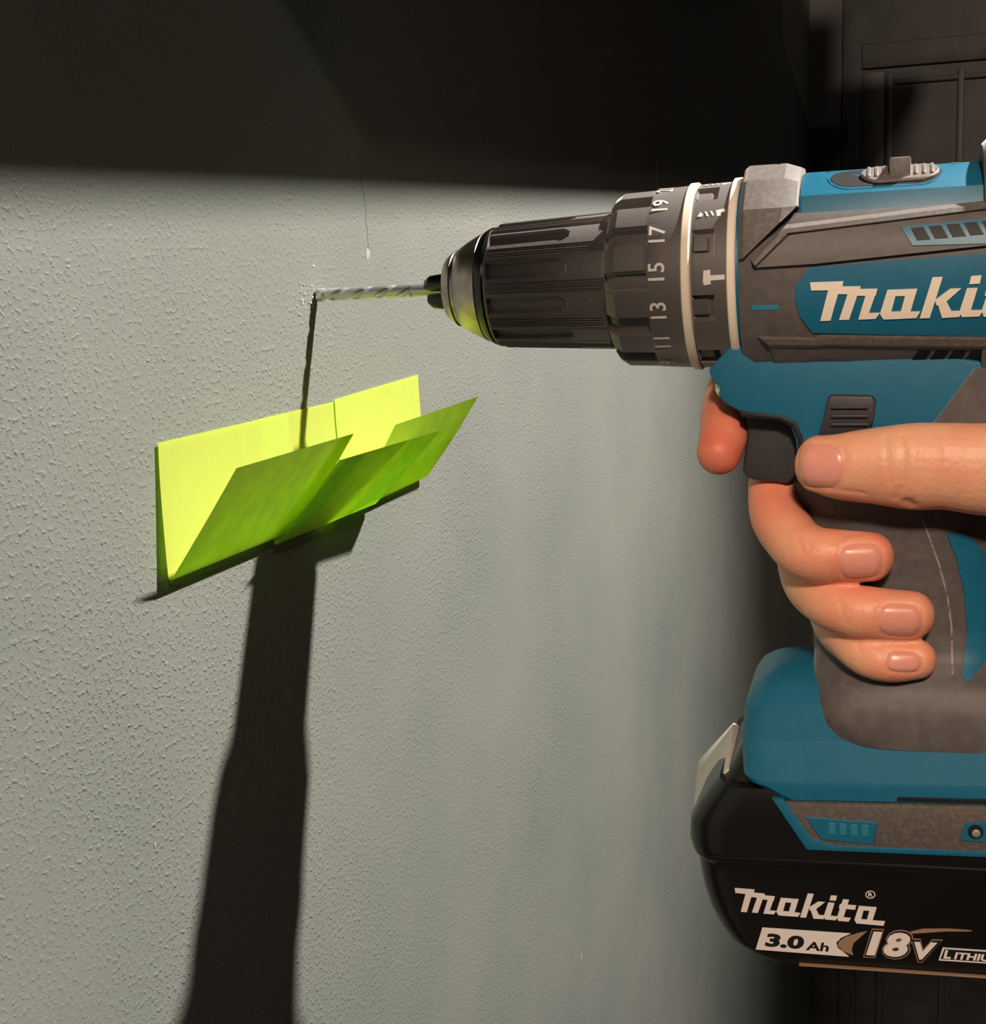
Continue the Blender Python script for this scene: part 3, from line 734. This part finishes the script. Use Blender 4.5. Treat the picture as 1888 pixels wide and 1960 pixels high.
# ------------------------------------------------------------------ hand
def catmull(P, n):
    P = [np.array(p, float) for p in P]; out = []
    Q = [2 * P[0] - P[1]] + P + [2 * P[-1] - P[-2]]
    for i in range(1, len(Q) - 2):
        for k in range(n):
            t = k / n
            out.append(0.5 * (2 * Q[i] + (Q[i + 1] - Q[i - 1]) * t + (2 * Q[i - 1] - 5 * Q[i] + 4 * Q[i + 1] - Q[i + 2]) * t * t + (3 * Q[i] - Q[i - 1] - 3 * Q[i + 1] + Q[i + 2]) * t ** 3))
    out.append(P[-1]); return out
HB = MB()
def limb(pts, tip=True, n=9, seg=28):
    """pts: [(x, y, z, r_across, r_depth, (side vector))]; last point is the finger tip"""
    C = catmull([p[:3] for p in pts], n); R = catmull([(p[3], p[4], 0) for p in pts], n)
    rings = []
    N = len(C); up = None
    for i in range(N):
        d = unit(C[min(i + 1, N - 1)] - C[max(i - 1, 0)])
        if up is None: up = unit(np.cross(d, (0, 1, 0.01)))
        up = unit(up - up.dot(d) * d); sd = np.cross(d, up)
        ra, rb = R[i][0], R[i][1]
        rings.append([C[i] + up * ra * math.cos(a) + sd * rb * math.sin(a) for a in np.linspace(0, 2 * math.pi, seg, endpoint=False)])
        if tip and i == N - 1:
            for k in range(1, 7):
                q = k / 6.0 * math.pi / 2; s = math.cos(q)
                rings.append([C[i] + d * min(ra, rb) * 0.95 * math.sin(q) + up * ra * s * math.cos(a) + sd * rb * s * math.sin(a) for a in np.linspace(0, 2 * math.pi, seg, endpoint=False)] if k < 6 else [C[i] + d * min(ra, rb) * 0.95 + 0.02 * (up * math.cos(a) + sd * math.sin(a)) for a in np.linspace(0, 2 * math.pi, seg, endpoint=False)])
    HB.rings(rings)
    return C
def pl(px, py, y, ra, rb=None):
    q = at(px, py, y); return (q[0], q[1], q[2], ra, rb or ra)
# thumb
TH = limb([(312, 4, -82, 24, 18), (280, -4, -70, 21, 17), (246, -20, -58, 16.5, 14), pl(1905, 899, -29, 13.6, 11), pl(1815, 893, -30, 12.6, 10.5), pl(1745, 893, -31, 12.6, 10.4), pl(1675, 892, -31, 11.2, 9.2), pl(1612, 893, -31, 9.9, 8.1), pl(1566, 888, -30.5, 8.5, 7.0)])
# fingers from the knuckles on the far side, round the front, tips on the near side
IX = limb([(222, 30, -44, 11, 12), (180, 29, -39, 9.8, 10), (152, 25, -35.5, 9.4, 9.4), (141, 15, -34, 8.8, 8.8), pl(1392, 785, 3, 8.0), pl(1388, 825, -8, 7.8, 7.7), pl(1376, 868, -15, 7.0, 6.8)])
MI = limb([(224, 36, -62, 11, 12), (186, 30, -58, 10, 10), (164, 22, -57, 9.2, 9), (154, 9, -59, 8.6, 8.6), pl(1487, 975, -8, 8.6), pl(1520, 1035, -21, 8.4), pl(1556, 1060, -26.5, 8.7, 8.4), pl(1605, 1063, -27.5, 8.1, 7.6), pl(1668, 1066, -26.5, 7.9, 7.0)])
RI = limb([(224, 36, -82, 10.5, 11), (188, 30, -77, 9.6, 10), (170, 21, -76, 9, 9), (160.5, 8, -77, 8.6, 8.6), pl(1545, 1098, -8, 8.4), pl(1583, 1145, -21, 8.4), pl(1630, 1168, -26.5, 8.2, 8.0), pl(1680, 1174, -27, 8.0, 7.5), pl(1747, 1178, -26, 7.8, 6.8)])
PI_ = limb([(222, 34, -99, 9, 10), (192, 28, -94, 8.2, 9), (174, 19, -92, 8, 8), (166.5, 7, -93, 7.6, 7.6), pl(1600, 1188, -8, 7.4), pl(1632, 1226, -20, 7.2), pl(1668, 1254, -25, 6.8, 7), pl(1710, 1264, -26, 6.6, 6.6), pl(1757, 1262, -25, 6.2, 5.8)])
# palm and wrist behind the handle
limb([(224, 36, -48, 12, 12), (248, 26, -56, 20, 16), (285, 8, -72, 27, 19), (330, 4, -88, 27, 20), (400, 6, -108, 29, 24), (480, 14, -132, 34, 29), (600, 30, -170, 40, 36)], tip=False)
limb([(250, -14, -52, 12, 12), (244, 6, -46, 12, 13), (236, 26, -46, 12, 12)], tip=False)
limb([(224, 38, -84, 14, 13), (250, 28, -84, 20, 16), (290, 10, -84, 24, 18), (330, 4, -90, 24, 18)], tip=False)
limb([(224, 34, -104, 9, 10), (248, 22, -98, 14, 14), (290, 8, -92, 18, 17)], tip=False)
limb([(258, -2, -62, 14, 14), (262, 14, -64, 18, 16), (285, 10, -76, 22, 18)], tip=False)
hbm = bm_of(HB)
tmp_me = bpy.data.meshes.new('hand_build')
bmesh.ops.scale(hbm, verts=hbm.verts, vec=(MM, MM, MM)); hbm.to_mesh(tmp_me); hbm.free()
tmp = bpy.data.objects.new('hand_build', tmp_me); COL.objects.link(tmp)
rm = tmp.modifiers.new('union', 'REMESH'); rm.mode = 'VOXEL'; rm.voxel_size = 0.00075
sm = tmp.modifiers.new('soften', 'SMOOTH'); sm.factor = 0.5; sm.iterations = 3
dg = bpy.context.evaluated_depsgraph_get()
hand_me = bpy.data.meshes.new_from_object(tmp.evaluated_get(dg))
bpy.data.objects.remove(tmp)
V = np.zeros(len(hand_me.vertices) * 3); hand_me.vertices.foreach_get('co', V); V = V.reshape(-1, 3) / MM
NRM = np.zeros(len(hand_me.vertices) * 3); hand_me.vertices.foreach_get('normal', NRM); NRM = NRM.reshape(-1, 3)
bvh = BVHTree.FromPolygons([Vector(v) for v in V], [tuple(p.vertices) for p in hand_me.polygons])
def cast(px, py):
    d = unit(DM.T @ ray(px, py))
    h = bvh.ray_cast(Vector(CL), Vector(d))
    return (np.array(h[0]), np.array(h[1])) if h[0] is not None else (None, None)
# skin creases: shallow grooves along lines over the joints
def crease(pts, width, depth):
    global V
    L = []
    for a, b_ in zip(pts, pts[1:]):
        for k in range(8): L.append((a[0] + (b_[0] - a[0]) * k / 8, a[1] + (b_[1] - a[1]) * k / 8))
    S = [c_ for c_ in (cast(*p)[0] for p in L) if c_ is not None]
    if not S: return
    dm = np.full(len(V), 1e9)
    for s in S: dm = np.minimum(dm, ((V - s) ** 2).sum(1))
    V -= NRM * (depth * np.exp(-dm / (2 * width ** 2)))[:, None]
crease([(1697, 840), (1700, 890), (1706, 930)], 0.5, 0.35)
crease([(1727, 835), (1731, 880), (1728, 930), (1715, 958)], 0.6, 0.5)
crease([(1760, 832), (1764, 880), (1760, 940)], 0.5, 0.3)
crease([(1806, 826), (1810, 880), (1808, 940)], 0.5, 0.25)
crease([(1738, 962), (1745, 968)], 1.2, 0.9)
crease([(1530, 925), (1560, 936), (1610, 938), (1660, 946)], 0.6, 0.35)
crease([(1530, 1030), (1537, 1060)], 0.5, 0.35)
crease([(1545, 1028), (1553, 1052)], 0.4, 0.25)
crease([(1598, 1038), (1620, 1024), (1650, 1020)], 0.6, 0.3)
crease([(1600, 1130), (1612, 1160), (1618, 1195)], 0.5, 0.3)
crease([(1640, 1225), (1648, 1255)], 0.5, 0.25)
NAILS = [((1572, 891), 181, 88, 84), ((1648, 1074), -4, 82, 66), ((1723, 1187), 3, 84, 62), ((1730, 1267), 4, 68, 40)]
for (cx_, cy_), ax, ln, wd in NAILS:      # fold of skin round each nail
    ca, sa = math.cos(math.radians(ax)), math.sin(math.radians(ax)); ring = []
    for k in range(25):
        a = 2 * math.pi * k / 24
        u, v = (math.copysign(abs(math.cos(a)) ** 0.6, math.cos(a)), math.copysign(abs(math.sin(a)) ** 0.6, math.sin(a)))
        ring.append((cx_ + (u * ln * ca - v * wd * sa) * 0.52, cy_ + (u * ln * sa + v * wd * ca) * 0.52))
    crease(ring, 0.45, 0.35)
hand_me.vertices.foreach_set('co', (V * MM - np.array(ORI_H := (250.0, 0.0, -80.0)) * MM).ravel())
# flush: redder near tips and knuckles
fl = np.full(len(V), 0.12)
for C_, s_, a_ in ((IX[-1], 24, 0.95), (MI[-1], 20, 0.6), (RI[-1], 17, 0.45), (PI_[-1], 14, 0.5), (TH[-1], 15, 0.3), (TH[45], 13, 0.25), (MI[54], 13, 0.45), (MI[45], 12, 0.3)):
    fl = np.maximum(fl, a_ * np.exp(-((V - np.array(C_)) ** 2).sum(1) / (2 * s_ ** 2)))
atr = hand_me.attributes.new('flush', 'FLOAT', 'POINT'); atr.data.foreach_set('value', fl)
for p in hand_me.polygons: p.use_smooth = True
hand_me.update()
hand = bpy.data.objects.new('person', hand_me); COL.objects.link(hand)
hand_me.materials.clear(); hand_me.materials.append(M['skin'])
hand.matrix_world = frame_matrix(ORI_H)
tag(hand, 'bare hand gripping the drill handle, index finger on the trigger', 'hand')
def nail(c, ax, ln, wd, name='fingernail'):
    """plate laid on the finger: c = measured centre, ax = direction to the tip (deg in the picture), ln/wd in px"""
    ca, sa = math.cos(math.radians(ax)), math.sin(math.radians(ax)); NU, NV = 15, 11; G = []
    for i in range(NU):
        u = -1 + 2 * i / (NU - 1); row = []
        for j in range(NV):
            v = -1 + 2 * j / (NV - 1)
            k = (1 - (0.34 if u > 0 else 0.22) * abs(v) ** 2.4); uu = u * k
            e = (1 - abs(u) ** 4 * 0.2)
            dx, dy = uu * ln / 2, v * e * wd / 2
            q, n_ = cast(c[0] + dx * ca - dy * sa, c[1] + dx * sa + dy * ca)
            if q is None: return
            edge = max(abs(u), abs(v))
            lift = 0.34 * (1 - edge ** 4) + 0.03 - (0.3 if edge > 0.99 else 0)
            row.append(q + n_ * lift)
        G.append(row)
    mb = MB().rings(G, closed=False, cap0=False, cap1=False)
    finish(name, bm_of(mb), M['nail'], hand, ORI_H, 80)
for a in NAILS: nail(*a)

# unseen dark sleeve, added to cut forearm bounce light and cover its end
M['cloth'] = material('dark_knit', (34, 36, 44), 0.9, noise=(400, 0.5))
sl_r = []
for x, y, z, r in ((338, 4, -91, 25.5), (340, 4, -91.5, 30), (352, 4, -95, 31), (400, 6, -108, 33), (480, 14, -132, 38), (606, 30, -171, 45)):
    sl_r.append([(x, y + r * 0.9 * math.cos(a), z + r * math.sin(a)) for a in np.linspace(0, 2 * math.pi, 48, endpoint=False)])
finish('sleeve', bm_of(MB().rings(sl_r, cap0=False)), M['cloth'], hand, ORI_H, 60)
